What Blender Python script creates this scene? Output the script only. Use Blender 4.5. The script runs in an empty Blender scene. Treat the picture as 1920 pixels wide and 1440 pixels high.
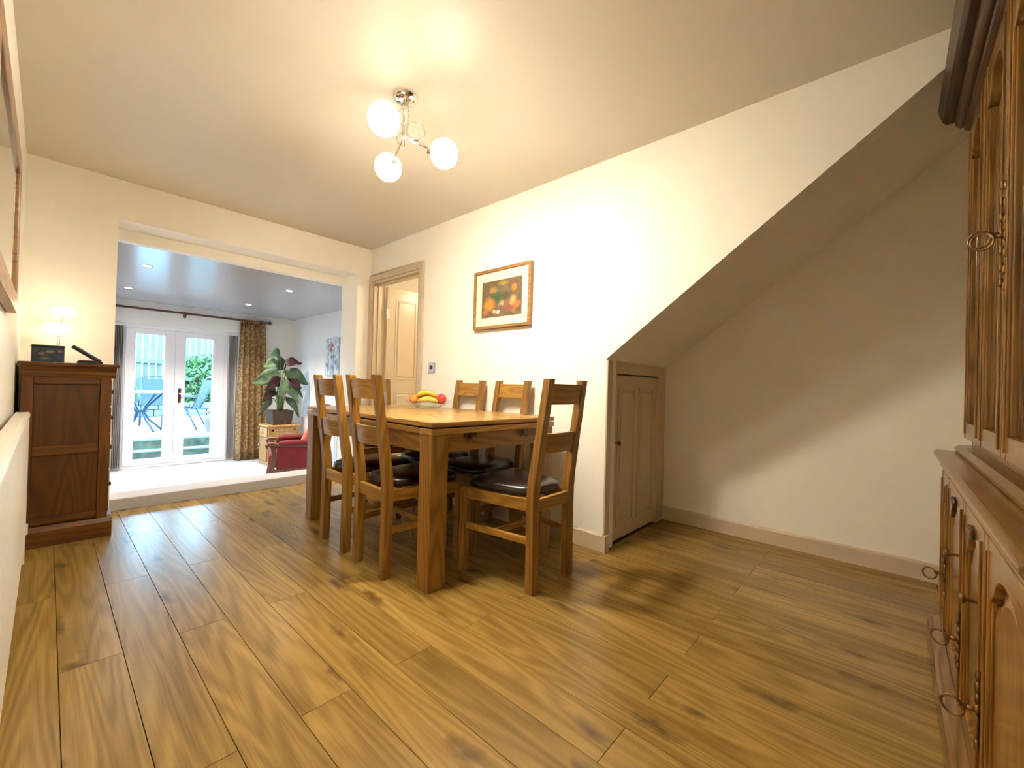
import bpy, bmesh, math, random
from mathutils import Vector, Matrix
random.seed(7)
S = bpy.context.scene
C = S.collection
R = math.radians
PI = math.pi

# ------------------------------------------------------------------ camera
def cam_axes(yaw, pit, rol):
    f = Vector((math.sin(yaw)*math.cos(pit), math.cos(yaw)*math.cos(pit), math.sin(pit)))
    r = Vector((math.cos(yaw), -math.sin(yaw), 0)); u = r.cross(f)
    return r*math.cos(rol)+u*math.sin(rol), -r*math.sin(rol)+u*math.cos(rol), f
_r, _u, _f = cam_axes(R(47.82), R(.40), R(1.54))
cd = bpy.data.cameras.new('camera'); cam = bpy.data.objects.new('camera', cd); C.objects.link(cam)
cd.sensor_fit = 'HORIZONTAL'; cd.sensor_width = 36; cd.lens = 789.85/1920*36
cd.clip_start = .01; cd.clip_end = 200
m = Matrix((_r, _u, -_f)).transposed().to_4x4(); m.translation = (0, 0, .985)
cam.matrix_world = m
S.camera = cam

# ------------------------------------------------------------------ world, exposure
W = bpy.data.worlds.new('overcast_sky'); S.world = W; W.use_nodes = True
bg = W.node_tree.nodes['Background']
bg.inputs['Color'].default_value = (.36, .70, 1.0, 1); bg.inputs['Strength'].default_value = 8.5
S.view_settings.view_transform = 'Standard'; S.view_settings.look = 'None'
S.view_settings.gamma = 1; S.view_settings.exposure = 1.8
S.cycles.max_bounces = 16; S.cycles.diffuse_bounces = 10; S.cycles.transparent_max_bounces = 16
S.view_settings.use_curve_mapping = False
GLOBE = 70      # emission of the glass globes on the ceiling fitting
WARM = (1.0, .885, .70)

# ------------------------------------------------------------------ node helpers
def newmat(name):
    M = bpy.data.materials.new(name); M.use_nodes = True
    return M, M.node_tree.nodes, M.node_tree.links, M.node_tree.nodes['Principled BSDF']
def node(nt, typ, ins=None, **kw):
    n = nt.nodes.new(typ)
    for k, v in kw.items(): setattr(n, k, v)
    for k, v in (ins or {}).items():
        if isinstance(v, bpy.types.NodeSocket): nt.links.new(v, n.inputs[k])
        else: n.inputs[k].default_value = v
    return n
def c4(c): return (c[0], c[1], c[2], 1)
def mathn(nt, op, a, b=0.0, clamp=False):
    return node(nt, 'ShaderNodeMath', {0: a, 1: b}, operation=op, use_clamp=clamp).outputs[0]
def mixc(nt, fac, a, b, blend='MIX'):
    n = node(nt, 'ShaderNodeMix', {0: fac}, data_type='RGBA', blend_type=blend)
    for i, v in ((6, a), (7, b)):
        if isinstance(v, bpy.types.NodeSocket): nt.links.new(v, n.inputs[i])
        else: n.inputs[i].default_value = c4(v)
    return n.outputs[2]
def ramp(nt, fac, stops):
    n = node(nt, 'ShaderNodeValToRGB', {0: fac}); el = n.color_ramp.elements
    while len(el) < len(stops): el.new(.5)
    for e, (p, c) in zip(el, stops): e.position = p; e.color = c4(c)
    return n.outputs[0]
def bump(nt, p, h, strength=.2, dist=.01):
    b = node(nt, 'ShaderNodeBump', {'Strength': strength, 'Distance': dist, 'Height': h})
    nt.links.new(b.outputs[0], p.inputs['Normal'])

def plain(name, col, rough=.5, metal=0, spec=.5, var=.06, vscale=6, bmp=0, bscale=80, coat=0):
    M, N, L, p = newmat(name); nt = M.node_tree
    tc = node(nt, 'ShaderNodeTexCoord')
    nz = node(nt, 'ShaderNodeTexNoise', {'Vector': tc.outputs['Object'], 'Scale': vscale, 'Detail': 3})
    d = tuple(max(0, x*(1-var)) for x in col); e = tuple(min(1, x*(1+var)) for x in col)
    L.new(ramp(nt, nz.outputs[0], [(.3, d), (.7, e)]), p.inputs['Base Color'])
    p.inputs['Roughness'].default_value = rough; p.inputs['Metallic'].default_value = metal
    p.inputs['Specular IOR Level'].default_value = spec
    if coat: p.inputs['Coat Weight'].default_value = coat; p.inputs['Coat Roughness'].default_value = .1
    if bmp:
        n2 = node(nt, 'ShaderNodeTexNoise', {'Vector': tc.outputs['Object'], 'Scale': bscale, 'Detail': 2})
        bump(nt, p, n2.outputs[0], bmp, .004)
    return M

def wood(name, c1, c2, axis='z', rough=.4, scale=1.0, knots=0.0, spec=.5, dark=None, contrast=.5, rnd=.25, grain=.25, lw=.42, tw=.35, freq=75.0, mid=.5):
    """long grained timber: fine streaks, cathedral figure and knots along one axis"""
    M, N, L, p = newmat(name); nt = M.node_tree
    tc = node(nt, 'ShaderNodeTexCoord'); oi = node(nt, 'ShaderNodeObjectInfo')
    off = node(nt, 'ShaderNodeCombineXYZ', {0: mathn(nt, 'MULTIPLY', oi.outputs['Random'], 37.0), 1: mathn(nt, 'MULTIPLY', oi.outputs['Random'], 91.0), 2: mathn(nt, 'MULTIPLY', oi.outputs['Random'], 53.0)})
    v = node(nt, 'ShaderNodeVectorMath', {0: tc.outputs['Object'], 1: off.outputs[0]}, operation='ADD').outputs[0]
    k = {'x': (.09, 1, 1), 'y': (1, .09, 1), 'z': (1, 1, .09)}[axis]
    def mp(s, kk=k): return node(nt, 'ShaderNodeVectorMath', {0: v, 1: (kk[0]*s, kk[1]*s, kk[2]*s)}, operation='MULTIPLY').outputs[0]
    k2 = {'x': (.025, 1, 1), 'y': (1, .025, 1), 'z': (1, 1, .025)}[axis]
    fine = node(nt, 'ShaderNodeTexNoise', {'Vector': mp(170*scale, k2), 'Scale': 1, 'Detail': 3}).outputs[0]
    big = node(nt, 'ShaderNodeTexNoise', {'Vector': mp(7*scale), 'Scale': 1, 'Detail': 1.5, 'Roughness': .4}).outputs[0]
    lines = mathn(nt, 'SINE', mathn(nt, 'ADD', mathn(nt, 'MULTIPLY', big, freq), mathn(nt, 'MULTIPLY', fine, 1.3)))
    lines = mathn(nt, 'MULTIPLY_ADD', lines, .5); lines.node.inputs[2].default_value = .5
    tone = node(nt, 'ShaderNodeTexNoise', {'Vector': mp(9*scale), 'Scale': 1.3, 'Detail': 2}).outputs[0]
    f = mathn(nt, 'ADD', mathn(nt, 'MULTIPLY', lines, lw), mathn(nt, 'ADD', mathn(nt, 'MULTIPLY', fine, .38), mathn(nt, 'MULTIPLY', tone, tw)))
    col = ramp(nt, f, [(mid-contrast*.5, c2), (mid+contrast*.5, c1)])
    if knots:
        kk = {'x': (1.6, 5.5, 5.5), 'y': (5.5, 1.6, 5.5), 'z': (5.5, 5.5, 1.6)}[axis]
        wob = node(nt, 'ShaderNodeTexNoise', {'Vector': mp(1, (14, 14, 14)), 'Scale': 1, 'Detail': 3})
        kv = node(nt, 'ShaderNodeVectorMath', {0: mp(1, kk), 1: node(nt, 'ShaderNodeVectorMath', {0: wob.outputs['Color'], 1: (.35, .35, .35)}, operation='MULTIPLY').outputs[0]}, operation='ADD').outputs[0]
        vo = node(nt, 'ShaderNodeTexVoronoi', {'Vector': kv, 'Scale': .75, 'Randomness': 1.0}, voronoi_dimensions='2D')
        km = node(nt, 'ShaderNodeMapRange', {0: vo.outputs['Distance'], 1: .02, 2: .13, 3: knots, 4: 0.0}, clamp=True).outputs[0]
        km = mathn(nt, 'MULTIPLY', km, mathn(nt, 'GREATER_THAN', node(nt, 'ShaderNodeSeparateColor', {0: vo.outputs['Color']}).outputs[0], .45))
        col = mixc(nt, km, col, dark or tuple(x*.25 for x in c2))
    br = node(nt, 'ShaderNodeMapRange', {0: oi.outputs['Random'], 1: 0, 2: 1, 3: 1-rnd, 4: 1+rnd*.55}).outputs[0]
    col = mixc(nt, 1.0, col, node(nt, 'ShaderNodeCombineColor', {0: br, 1: br, 2: br}).outputs[0], 'MULTIPLY')
    L.new(col, p.inputs['Base Color'])
    p.inputs['Roughness'].default_value = rough; p.inputs['Specular IOR Level'].default_value = spec
    bump(nt, p, fine, grain, .0015)
    return M

def emis(name, col, strength):
    M, N, L, p = newmat(name)
    p.inputs['Base Color'].default_value = c4(col); p.inputs['Roughness'].default_value = .2
    p.inputs['Emission Color'].default_value = c4(col); p.inputs['Emission Strength'].default_value = strength
    return M

def glass(name, tint=(.96, .99, 1), refl=.05, rough=.0, fac_scale=1.0):
    M, N, L, p = newmat(name); nt = M.node_tree; N.remove(p)
    fr = node(nt, 'ShaderNodeFresnel', {0: 1.45})
    tr = node(nt, 'ShaderNodeBsdfTransparent', {0: c4(tint)}); gl = node(nt, 'ShaderNodeBsdfGlossy', {0: (1, 1, 1, 1), 'Roughness': rough})
    fr.inputs[0].default_value = 1.45; mx = node(nt, 'ShaderNodeMixShader', {0: mathn(nt, 'MULTIPLY', mathn(nt, 'MULTIPLY', fr.outputs[0], fac_scale), mathn(nt, 'SUBTRACT', 1.0, node(nt, 'ShaderNodeNewGeometry').outputs['Backfacing'])), 1: tr.outputs[0], 2: gl.outputs[0]})
    L.new(mx.outputs[0], N['Material Output'].inputs[0])
    return M

def picture(name, base, blobs, axes=(0, 2), rough=.5, nscale=9, soft=.55):
    """flat print: soft rounded patches of paint on a mottled ground; axes pick the two picture directions"""
    M, N, L, p = newmat(name); nt = M.node_tree
    tc = node(nt, 'ShaderNodeTexCoord'); sp = node(nt, 'ShaderNodeSeparateXYZ', {0: tc.outputs['Generated']})
    nz = node(nt, 'ShaderNodeTexNoise', {'Vector': tc.outputs['Generated'], 'Scale': nscale, 'Detail': 4})
    nc = node(nt, 'ShaderNodeSeparateColor', {0: nz.outputs['Color']})
    u = mathn(nt, 'ADD', sp.outputs[axes[0]], mathn(nt, 'MULTIPLY', mathn(nt, 'SUBTRACT', nc.outputs[0], .5), .12))
    w = mathn(nt, 'ADD', sp.outputs[axes[1]], mathn(nt, 'MULTIPLY', mathn(nt, 'SUBTRACT', nc.outputs[1], .5), .12))
    col = ramp(nt, nz.outputs[0], base)
    for (cx, cy, rx, ry, c) in blobs:
        a = mathn(nt, 'MULTIPLY', mathn(nt, 'SUBTRACT', u, cx), 1/rx); b = mathn(nt, 'MULTIPLY', mathn(nt, 'SUBTRACT', w, cy), 1/ry)
        d = mathn(nt, 'SQRT', mathn(nt, 'ADD', mathn(nt, 'MULTIPLY', a, a), mathn(nt, 'MULTIPLY', b, b)))
        fac = node(nt, 'ShaderNodeMapRange', {0: d, 1: 1-soft, 2: 1.05, 3: .93, 4: 0}, clamp=True).outputs[0]
        shade = mixc(nt, nc.outputs[2], tuple(x*.55 for x in c), tuple(min(1, x*1.35) for x in c))
        col = mixc(nt, fac, col, shade)
    L.new(col, p.inputs['Base Color']); p.inputs['Roughness'].default_value = rough
    return M

# ------------------------------------------------------------------ mesh helpers
class B:
    def __init__(s): s.v = []; s.f = []
    def add(s, vs, fs):
        o = len(s.v); s.v += [tuple(x) for x in vs]; s.f += [tuple(i+o for i in f) for f in fs]; return s
    def box(s, x0, x1, y0, y1, z0, z1):
        vs = [(x, y, z) for z in (z0, z1) for y in (y0, y1) for x in (x0, x1)]
        return s.add(vs, [(0, 2, 3, 1), (4, 5, 7, 6), (0, 1, 5, 4), (2, 6, 7, 3), (0, 4, 6, 2), (1, 3, 7, 5)])
    def prism(s, pts, a, b, ax):
        def P(p, t): return {'x': (t, p[0], p[1]), 'y': (p[0], t, p[1]), 'z': (p[0], p[1], t)}[ax]
        n = len(pts)
        return s.add([P(p, a) for p in pts]+[P(p, b) for p in pts],
                     [tuple(range(n)), tuple(range(2*n-1, n-1, -1))]+[(i, (i+1) % n, n+(i+1) % n, n+i) for i in range(n)])
    def loft(s, rings, cap=True, close=True):
        n = len(rings[0]); vs = [p for r in rings for p in r]; fs = []
        for k in range(len(rings)-1):
            for i in range(n if close else n-1):
                j = (i+1) % n; fs.append((k*n+i, k*n+j, (k+1)*n+j, (k+1)*n+i))
        if cap: fs += [tuple(range(n-1, -1, -1)), tuple((len(rings)-1)*n+i for i in range(n))]
        return s.add(vs, fs)
    def lathe(s, prof, c=(0, 0, 0), n=24, cap=True, ax='z'):
        rings = []
        for r, h in prof:
            ring = []
            for i in range(n):
                a = 2*PI*i/n; x, y = r*math.cos(a), r*math.sin(a)
                q = {'z': (x, y, h), 'y': (x, h, y), 'x': (h, x, y)}[ax]
                ring.append((c[0]+q[0], c[1]+q[1], c[2]+q[2]))
            rings.append(ring)
        return s.loft(rings, cap)
    def tube(s, path, r, n=8, closed=False):
        path = [Vector(p) for p in path]; N = len(path); rings = []; up = None
        for i, p in enumerate(path):
            if closed: t = path[(i+1) % N]-path[i-1]
            else: t = path[min(i+1, N-1)]-path[max(i-1, 0)]
            t.normalize()
            if up is None: up = Vector((0, 0, 1)) if abs(t.z) < .9 else Vector((1, 0, 0))
            a = t.cross(up).normalized(); b = a.cross(t).normalized(); up = b
            rr = r[i] if isinstance(r, (list, tuple)) else r
            rings.append([p+(a*math.cos(2*PI*k/n)+b*math.sin(2*PI*k/n))*rr for k in range(n)])
        if closed: rings.append(rings[0])
        return s.loft(rings, not closed)
    def ball(s, c, r, n=16, m=10):
        if not isinstance(r, (tuple, list)): r = (r, r, r)
        rings = []
        for j in range(m+1):
            t = PI*(j/m)*.998+.001*PI
            rings.append([(c[0]+r[0]*math.sin(t)*math.cos(2*PI*i/n), c[1]+r[1]*math.sin(t)*math.sin(2*PI*i/n), c[2]-r[2]*math.cos(t)) for i in range(n)])
        return s.loft(rings)
    def xf(s, M):
        s.v = [tuple(M @ Vector(p)) for p in s.v]; return s

def link(name, data, parent=None, loc=None, rz=0):
    o = bpy.data.objects.new(name, data); C.objects.link(o)
    if parent: o.parent = parent
    if loc is not None: o.location = loc
    o.rotation_euler.z = rz
    return o
def obj(name, b, mt, parent=None, bevel=0, smooth=False, loc=None, seg=2, sub=0, angle=40):
    me = bpy.data.meshes.new(name); me.from_pydata(b.v, [], b.f); me.update()
    bm = bmesh.new(); bm.from_mesh(me)
    bmesh.ops.remove_doubles(bm, verts=bm.verts, dist=1e-6)
    bmesh.ops.recalc_face_normals(bm, faces=bm.faces); bm.to_mesh(me); bm.free()
    me.materials.append(mt)
    if smooth:
        for p in me.polygons: p.use_smooth = True
        me.set_sharp_from_angle(angle=R(angle)) if smooth == 'auto' else None
    o = link(name, me, parent, loc)
    if bevel:
        md = o.modifiers.new('edge', 'BEVEL'); md.width = bevel; md.segments = seg; md.limit_method = 'ANGLE'; md.angle_limit = R(35)
    if sub:
        md = o.modifiers.new('sub', 'SUBSURF'); md.levels = sub; md.render_levels = sub
    return o
def tag(o, label, cat, group=None, kind=None):
    o['label'] = label; o['category'] = cat
    if group: o['group'] = group
    if kind: o['kind'] = kind
    return o
def thing(name, label, cat, loc=(0, 0, 0), rz=0, group=None):
    return tag(link(name, None, None, loc, rz), label, cat, group)
def struct(name, b, mt, label, cat, bevel=0):
    return tag(obj(name, b, mt, bevel=bevel), label, cat, kind='structure')
def dup(root, loc, rz, label):
    def cp(o, par):
        c = o.copy(); C.objects.link(c); c.parent = par
        for ch in o.children: cp(ch, c)
        return c
    r = cp(root, None); r.location = loc; r.rotation_euler.z = rz; r['label'] = label
    return r
def bx(*a): return B().box(*a)

# ------------------------------------------------------------------ materials
wallM = plain('cream_wall_paint', (.90, .87, .785), .5, spec=.2, var=.015, bmp=.05, bscale=120)
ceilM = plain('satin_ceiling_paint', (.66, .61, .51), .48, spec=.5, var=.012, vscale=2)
loungeM = plain('white_lounge_paint', (.80, .78, .75), .5, spec=.3, var=.01)
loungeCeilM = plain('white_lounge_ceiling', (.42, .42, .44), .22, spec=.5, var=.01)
trimM = plain('beige_gloss_trim', (.60, .49, .345), .3, var=.02)
carpetM = plain('pale_carpet', (.53, .51, .51), .95, spec=.1, var=.06, vscale=160, bmp=.6, bscale=900)
upvcM = plain('white_upvc', (.80, .78, .80), .25, var=.01)
radM = plain('white_radiator_enamel', (.74, .70, .60), .3, var=.01)
floorM = wood('oak_laminate', (.375, .235, .060), (.165, .092, .018), 'y', .27, 1.0, knots=.8, dark=(.075, .042, .014), contrast=.54, rnd=.15, spec=.5, grain=.12, lw=.17, tw=.60, freq=85.0, mid=.585)
gapM = plain('dark_joint', (.06, .035, .015), .8)
oakX = wood('oak_x', (.39, .21, .036), (.23, .11, .015), 'x', .35, 1.2)
oakY = wood('oak_y', (.39, .21, .036), (.23, .11, .015), 'y', .35, 1.2)
oakZ = wood('oak_z', (.31, .158, .028), (.18, .080, .010), 'z', .35, 1.2)
oakTopY = wood('oak_top', (.44, .265, .08), (.31, .17, .044), 'y', .25, 1.0)
oakTopX = wood('oak_top_end', (.44, .265, .08), (.31, .17, .044), 'x', .25, 1.0)
darkZ = wood('dark_oak_z', (.115, .038, .004), (.048, .014, .002), 'z', .32, 1.0, contrast=.7)
darkX = wood('dark_oak_x', (.115, .038, .004), (.048, .014, .002), 'x', .32, 1.0)
hutX = wood('dresser_oak_x', (.25, .125, .034), (.13, .056, .012), 'x', .20, 1.3)
hutZ = wood('dresser_oak_z', (.27, .128, .026), (.13, .052, .009), 'z', .18, 1.3)
hutDark = wood('dresser_cornice_oak', (.06, .024, .010), (.028, .011, .005), 'x', .35, 1.3)
pineM = wood('honey_pine', (.52, .30, .10), (.36, .18, .05), 'z', .4, 1.0)
mahogM = wood('brown_show_wood', (.16, .060, .022), (.08, .028, .010), 'z', .3, 1.5)
frameM = wood('mirror_frame_wood', (.34, .19, .08), (.20, .10, .04), 'y', .3, 1.4)
picFrameM = wood('picture_frame_oak', (.32, .175, .06), (.22, .11, .035), 'y', .35, 1.4)
leatherM = plain('dark_brown_leather', (.010, .005, .004), .24, var=.2, vscale=20, bmp=.25, bscale=160)
chromeM = plain('chrome', (.80, .79, .76), .08, 1, var=.01)
brassM = plain('antique_brass', (.24, .15, .06), .3, 1, var=.25, vscale=60)
blackM = plain('black_plastic', (.012, .012, .014), .35, var=.1)
mirrorM = plain('mirror_silver', (.86, .86, .83), .02, 1, var=.002)
glassM = glass('clear_pane', (.97, .99, 1.0))
cabGlassM = glass('cabinet_glass', (.93, .95, .93), rough=.03, fac_scale=1.6)
bowlM = glass('bowl_glass', (.93, .96, .95), rough=.02, fac_scale=1.8)
redM = plain('crimson_velvet', (.15, .004, .006), .8, var=.25, vscale=9, bmp=.2, bscale=300)
redPatM = picture('red_patterned_cushion', [(.3, (.5, .06, .04)), (.7, (.7, .22, .14))], [(.3, .3, .2, .2, (.75, .45, .32)), (.7, .7, .2, .2, (.75, .4, .3)), (.7, .25, .14, .14, (.3, .02, .02))], (0, 2), .8, 14)
potM = plain('brown_woven_pot', (.065, .038, .022), .8, var=.4, vscale=40, bmp=.6, bscale=120)
leafM = plain('dark_green_leaf', (.045, .085, .038), .4, var=.5, vscale=8)
leafPaleM = plain('pale_green_leaf', (.12, .19, .09), .4, var=.5, vscale=10)
leafRedM = plain('maroon_leaf', (.050, .008, .010), .5, var=.4, vscale=10)
stemM = plain('green_stem', (.14, .19, .05), .5, var=.3)
soilM = plain('soil', (.03, .02, .012), .95, var=.4, vscale=60)

# =================================================================== SETTING
XW, YW, H = 2.287, 4.14, 2.40
XL, XA, YN = -.120, 3.215, -.65
LZ = -.34                                     # lounge floor: two steps lower
# ---- dining room floor with laminate planks
fl = struct('floor', B().box(XL, XA, YN, 1.46, -.12, -.012).box(XL, XW+.12, 1.46, 4.22, -.12, -.012), gapM, 'oak laminate plank floor of the dining room', 'floor')
PW, PL = .1585, 1.46
meshes = {}
for i in range(-2, 21):
    x0 = max(.047+PW*i, XL+.001); x1 = min(.047+PW*(i+1), XA-.001)
    if x1-x0 < .02: continue
    y1max = 4.218 if x0 < XW-.02 else 1.308
    off = .565 if i % 2 == 0 else 1.277
    for k in range(-2, 4):
        y0 = max(off+PL*k, YN+.001); y1 = min(off+PL*(k+1), y1max)
        if y1-y0 < .03: continue
        w, l = x1-x0-.0016, y1-y0-.0016
        key = (round(w, 3), round(l, 3))
        if key not in meshes:
            b = B(); e = .0005
            b.loft([[(-w/2, -l/2, -.012), (w/2, -l/2, -.012), (w/2, l/2, -.012), (-w/2, l/2, -.012)],
                    [(-w/2, -l/2, -.0014), (w/2, -l/2, -.0014), (w/2, l/2, -.0014), (-w/2, l/2, -.0014)],
                    [(-w/2+e, -l/2+e, 0), (w/2-e, -l/2+e, 0), (w/2-e, l/2-e, 0), (-w/2+e, l/2-e, 0)]])
            o = obj('plank', b, floorM, fl); meshes[key] = o.data
        else: o = link('plank', meshes[key], fl)
        o.location = ((x0+x1)/2, (y0+y1)/2, 0)
# ---- walls
struct('wall_left', bx(XL-.12, XL, YN, 4.48, -.12, H), wallM, 'cream left wall behind radiator and mirror', 'wall')
struct('wall_near', bx(XL-.12, XA+.12, YN-.12, YN, -.12, H), wallM, 'cream wall behind the dresser', 'wall')
SL = .757; YS = 1.297; ZS = 1.175
YT = YS-(H-ZS)/SL
wr = B().prism([(YS, -.12), (3.245, -.12), (3.245, 2.05), (4.075, 2.05), (4.075, -.12), (4.48, -.12), (4.48, H), (YT, H), (YS, ZS)], XW, XW+.12, 'x')
struct('wall_right', wr, wallM, 'cream wall with the sloping stair opening and the doorway', 'wall')
struct('wall_alcove', bx(XA, XA+.12, YN, 1.45, -.12, H), wallM, 'cream back wall of the alcove under the stairs', 'wall')
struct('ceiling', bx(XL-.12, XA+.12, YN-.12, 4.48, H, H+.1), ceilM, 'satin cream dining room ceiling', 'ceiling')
# sloping underside of the stairs
b = B().prism([(1.40, ZS-.002-.757*.10), (YT, H-.002), (YT, H+.02), (1.40, ZS+.18)], XW+.12, XA, 'x')
struct('ceiling_stairs', b, wallM, 'sloping cream underside of the staircase', 'ceiling')
# return wall under the stairs (holds the small door)
struct('wall_return', B().box(XW+.12, 2.40+.02, 1.31, 1.42, 0, ZS+.05).box(3.07, XA, 1.31, 1.42, 0, ZS+.05).box(2.42, 3.07, 1.31, 1.42, 1.088, ZS+.05).box(2.38, 3.12, 1.38, 1.45, -.012, 1.15), trimM, 'beige return wall around the small cupboard door', 'wall')
# far wall with the wide opening: piers, lintel, lower back lintel
fw = B().box(XL, .318, YW, 4.48, -.4, H).box(2.14, XW, YW, 4.48, -.4, H).box(.318, 2.14, YW, 4.40, 2.115, H).box(.318, 2.14, 4.40, 4.48, 2.03, H)
struct('wall_far', fw, wallM, 'cream wall with the wide opening into the lounge', 'wall')
struct('trim_1', bx(.318, 2.14, 4.222, 4.48, -.36, .082), carpetM, 'pale carpeted raised threshold in the wide opening', 'threshold', .008)
# ---- skirting
struct('baseboard_right', B().prism([(XW-.016, 0), (XW, 0), (XW, .105), (XW-.007, .105), (XW-.016, .094)], 1.297, 3.18, 'y').box(XW-.016, XW+.035, 1.272, 1.297, 0, .098), trimM, 'beige skirting board behind the dining table', 'skirting')
struct('baseboard_alcove', B().prism([(XA-.016, 0), (XA, 0), (XA, .10), (XA-.007, .10), (XA-.016, .088)], YN, 1.31, 'y'), trimM, 'beige skirting board along the alcove under the stairs', 'skirting')
struct('baseboard_left', B().prism([(XL+.016, 0), (XL, 0), (XL, .10), (XL+.007, .10), (XL+.016, .088)], YN, 4.13, 'y'), trimM, 'beige skirting board below the left radiator', 'skirting')
# ---- cupboard door under the stairs
d2 = struct('door_2', bx(2.424, 3.066, 1.318, 1.345, .012, 1.080), trimM, 'small beige cupboard door under the stairs', 'door', .002)
obj('jamb', bx(2.345, 2.424, 1.300, 1.36, 0, 1.10), trimM, d2, .003)
obj('jamb', bx(3.066, 3.165, 1.300, 1.36, 0, 1.10), trimM, d2, .003)
obj('head_rail', bx(2.345, 3.165, 1.300, 1.36, 1.088, 1.165), trimM, d2, .003)
obj('corner_post', bx(XW+.001, 2.346, 1.287, 1.34, 0, ZS-.012), trimM, d2, .004)
def panel_field(b, x0, x1, z0, z1, y, s=-1, t=.012, w=.02):
    """raised panel: frame bead and chamfered field in an xz plane facing s*y"""
    for q in ((x0, x1, z0, z0+w), (x0, x1, z1-w, z1), (x0, x0+w, z0, z1), (x1-w, x1, z0, z1)):
        b.box(q[0], q[1], min(y, y+s*t*.6), max(y, y+s*t*.6), q[2], q[3])
    a = w*1.5; c = w*2.4
    b.loft([[(x0+a, y, z0+a), (x1-a, y, z0+a), (x1-a, y, z1-a), (x0+a, y, z1-a)], [(x0+c, y+s*t, z0+c), (x1-c, y+s*t, z0+c), (x1-c, y+s*t, z1-c), (x0+c, y+s*t, z1-c)]])
    return b
for x0 in (2.475, 2.775): obj('panel', panel_field(B(), x0, x0+.24, .10, 1.0, 1.318, -1, .010, .016), trimM, d2, .002)
k = obj('knob', B().lathe([(.006, 0), (.006, -.014), (.014, -.02), (.014, -.032), (.004, -.036)], (2.462, 1.318, .643), 12, True, 'y'), brassM, d2, smooth=True)
# ---- doorway on the right wall with open four panel door
t3 = struct('trim_3', B().box(XW-.018, XW, 3.18, 3.245, 0, 2.115).box(XW-.018, XW, 4.075, YW-.001, 0, 2.115).box(XW-.018, XW, 3.245, 4.075, 2.05, 2.115), trimM, 'beige architrave around the open doorway', 'architrave', .005)
obj('jamb_lining', B().box(XW-.004, XW+.125, 3.245, 3.268, 0, 2.05).box(XW-.004, XW+.125, 4.052, 4.075, 0, 2.05).box(XW-.004, XW+.125, 3.245, 4.075, 2.027, 2.05), trimM, t3, .002)
obj('door_stop', B().box(XW+.04, XW+.068, 4.036, 4.052, 0, 2.027).box(XW+.04, XW+.068, 3.268, 4.052, 2.011, 2.027).box(XW+.04, XW+.068, 3.268, 3.284, 0, 2.027), trimM, t3, .002)
d1 = struct('door_1', bx(.0, .775, -.02, .02, .01, 2.005), trimM, 'beige four panel door standing open into the hall', 'door', .003)
d1.location = (XW+.128, 4.028, .012); d1.rotation_euler.z = R(-4)
for (x0, x1) in ((.10, .355), (.42, .675)):
    for (z0, z1) in ((1.02, 1.89), (.18, .88)):
        obj('panel', panel_field(B(), x0, x1, z0, z1, -.02, -1, .010, .014), trimM, d1, .002)
for z in (1.72, .25):
    obj('hinge', B().lathe([(.007, -.05), (.007, .05)], (-.008, -.024, z), 8).box(-.012, .03, -.0225, -.0200, z-.05, z+.05), chromeM, d1)
obj('handle', B().lathe([(.022, -.02), (.022, -.028)], (.715, 0, 1.0), 16, True, 'y').tube([(.715, -.02, 1.0), (.715, -.06, 1.0), (.70, -.066, 1.0), (.60, -.066, 1.0)], .009, 8), chromeM, d1, smooth='auto')
# hall behind the door
hallM = plain('hall_paint', (.80, .74, .62), .6, var=.01)
struct('wall_hall', B().box(3.95, 4.05, 1.5, 4.48, 0, H).box(2.42, 3.95, 4.38, 4.48, 0, H).box(2.42, 3.95, 1.5, 1.6, 0, H), hallM, 'cream hall walls seen through the open door', 'wall')
struct('floor_hall', bx(2.407, 4.05, 1.5, 4.48, -.12, -.01), carpetM, 'pale hall carpet beyond the open door', 'floor')
struct('ceiling_hall', bx(2.407, 4.05, 1.5, 4.48, H, H+.1), hallM, 'cream hall ceiling beyond the open door', 'ceiling')
# ---- lounge shell
LX0, LX1, LY, LH = -.75, 2.95, 8.0, 2.07
RX0, RX1, RZ = .60, 2.10, 1.745                # recess of the French doors
struct('floor_lounge', bx(LX0, LX1, 4.48, 8.3, LZ-.1, LZ), carpetM, 'pale carpet of the sunken lounge', 'floor')
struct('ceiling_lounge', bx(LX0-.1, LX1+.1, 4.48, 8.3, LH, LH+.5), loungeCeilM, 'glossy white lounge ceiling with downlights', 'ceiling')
struct('wall_lounge_right', bx(LX1, LX1+.1, 4.48, 8.3, LZ, LH), loungeM, 'white right hand lounge wall', 'wall')
struct('wall_lounge_left', bx(LX0-.1, LX0, 4.48, 8.3, LZ, LH), loungeM, 'white left hand lounge wall', 'wall')
struct('wall_lounge_back', B().box(LX0, RX0, LY, LY+.3, LZ, LH).box(RX1, LX1, LY, LY+.3, LZ, LH).box(RX0, RX1, LY, LY+.3, RZ, LH), loungeM, 'white lounge wall around the French doors', 'wall')
struct('wall_lounge_front', B().box(LX0, XL, 4.40, 4.48, LZ-.1, LH+.3).box(XW+.12, LX1+.1, 4.48, 4.56, LZ-.1, LH+.3), loungeM, 'white lounge wall beside the opening', 'wall')

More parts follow.
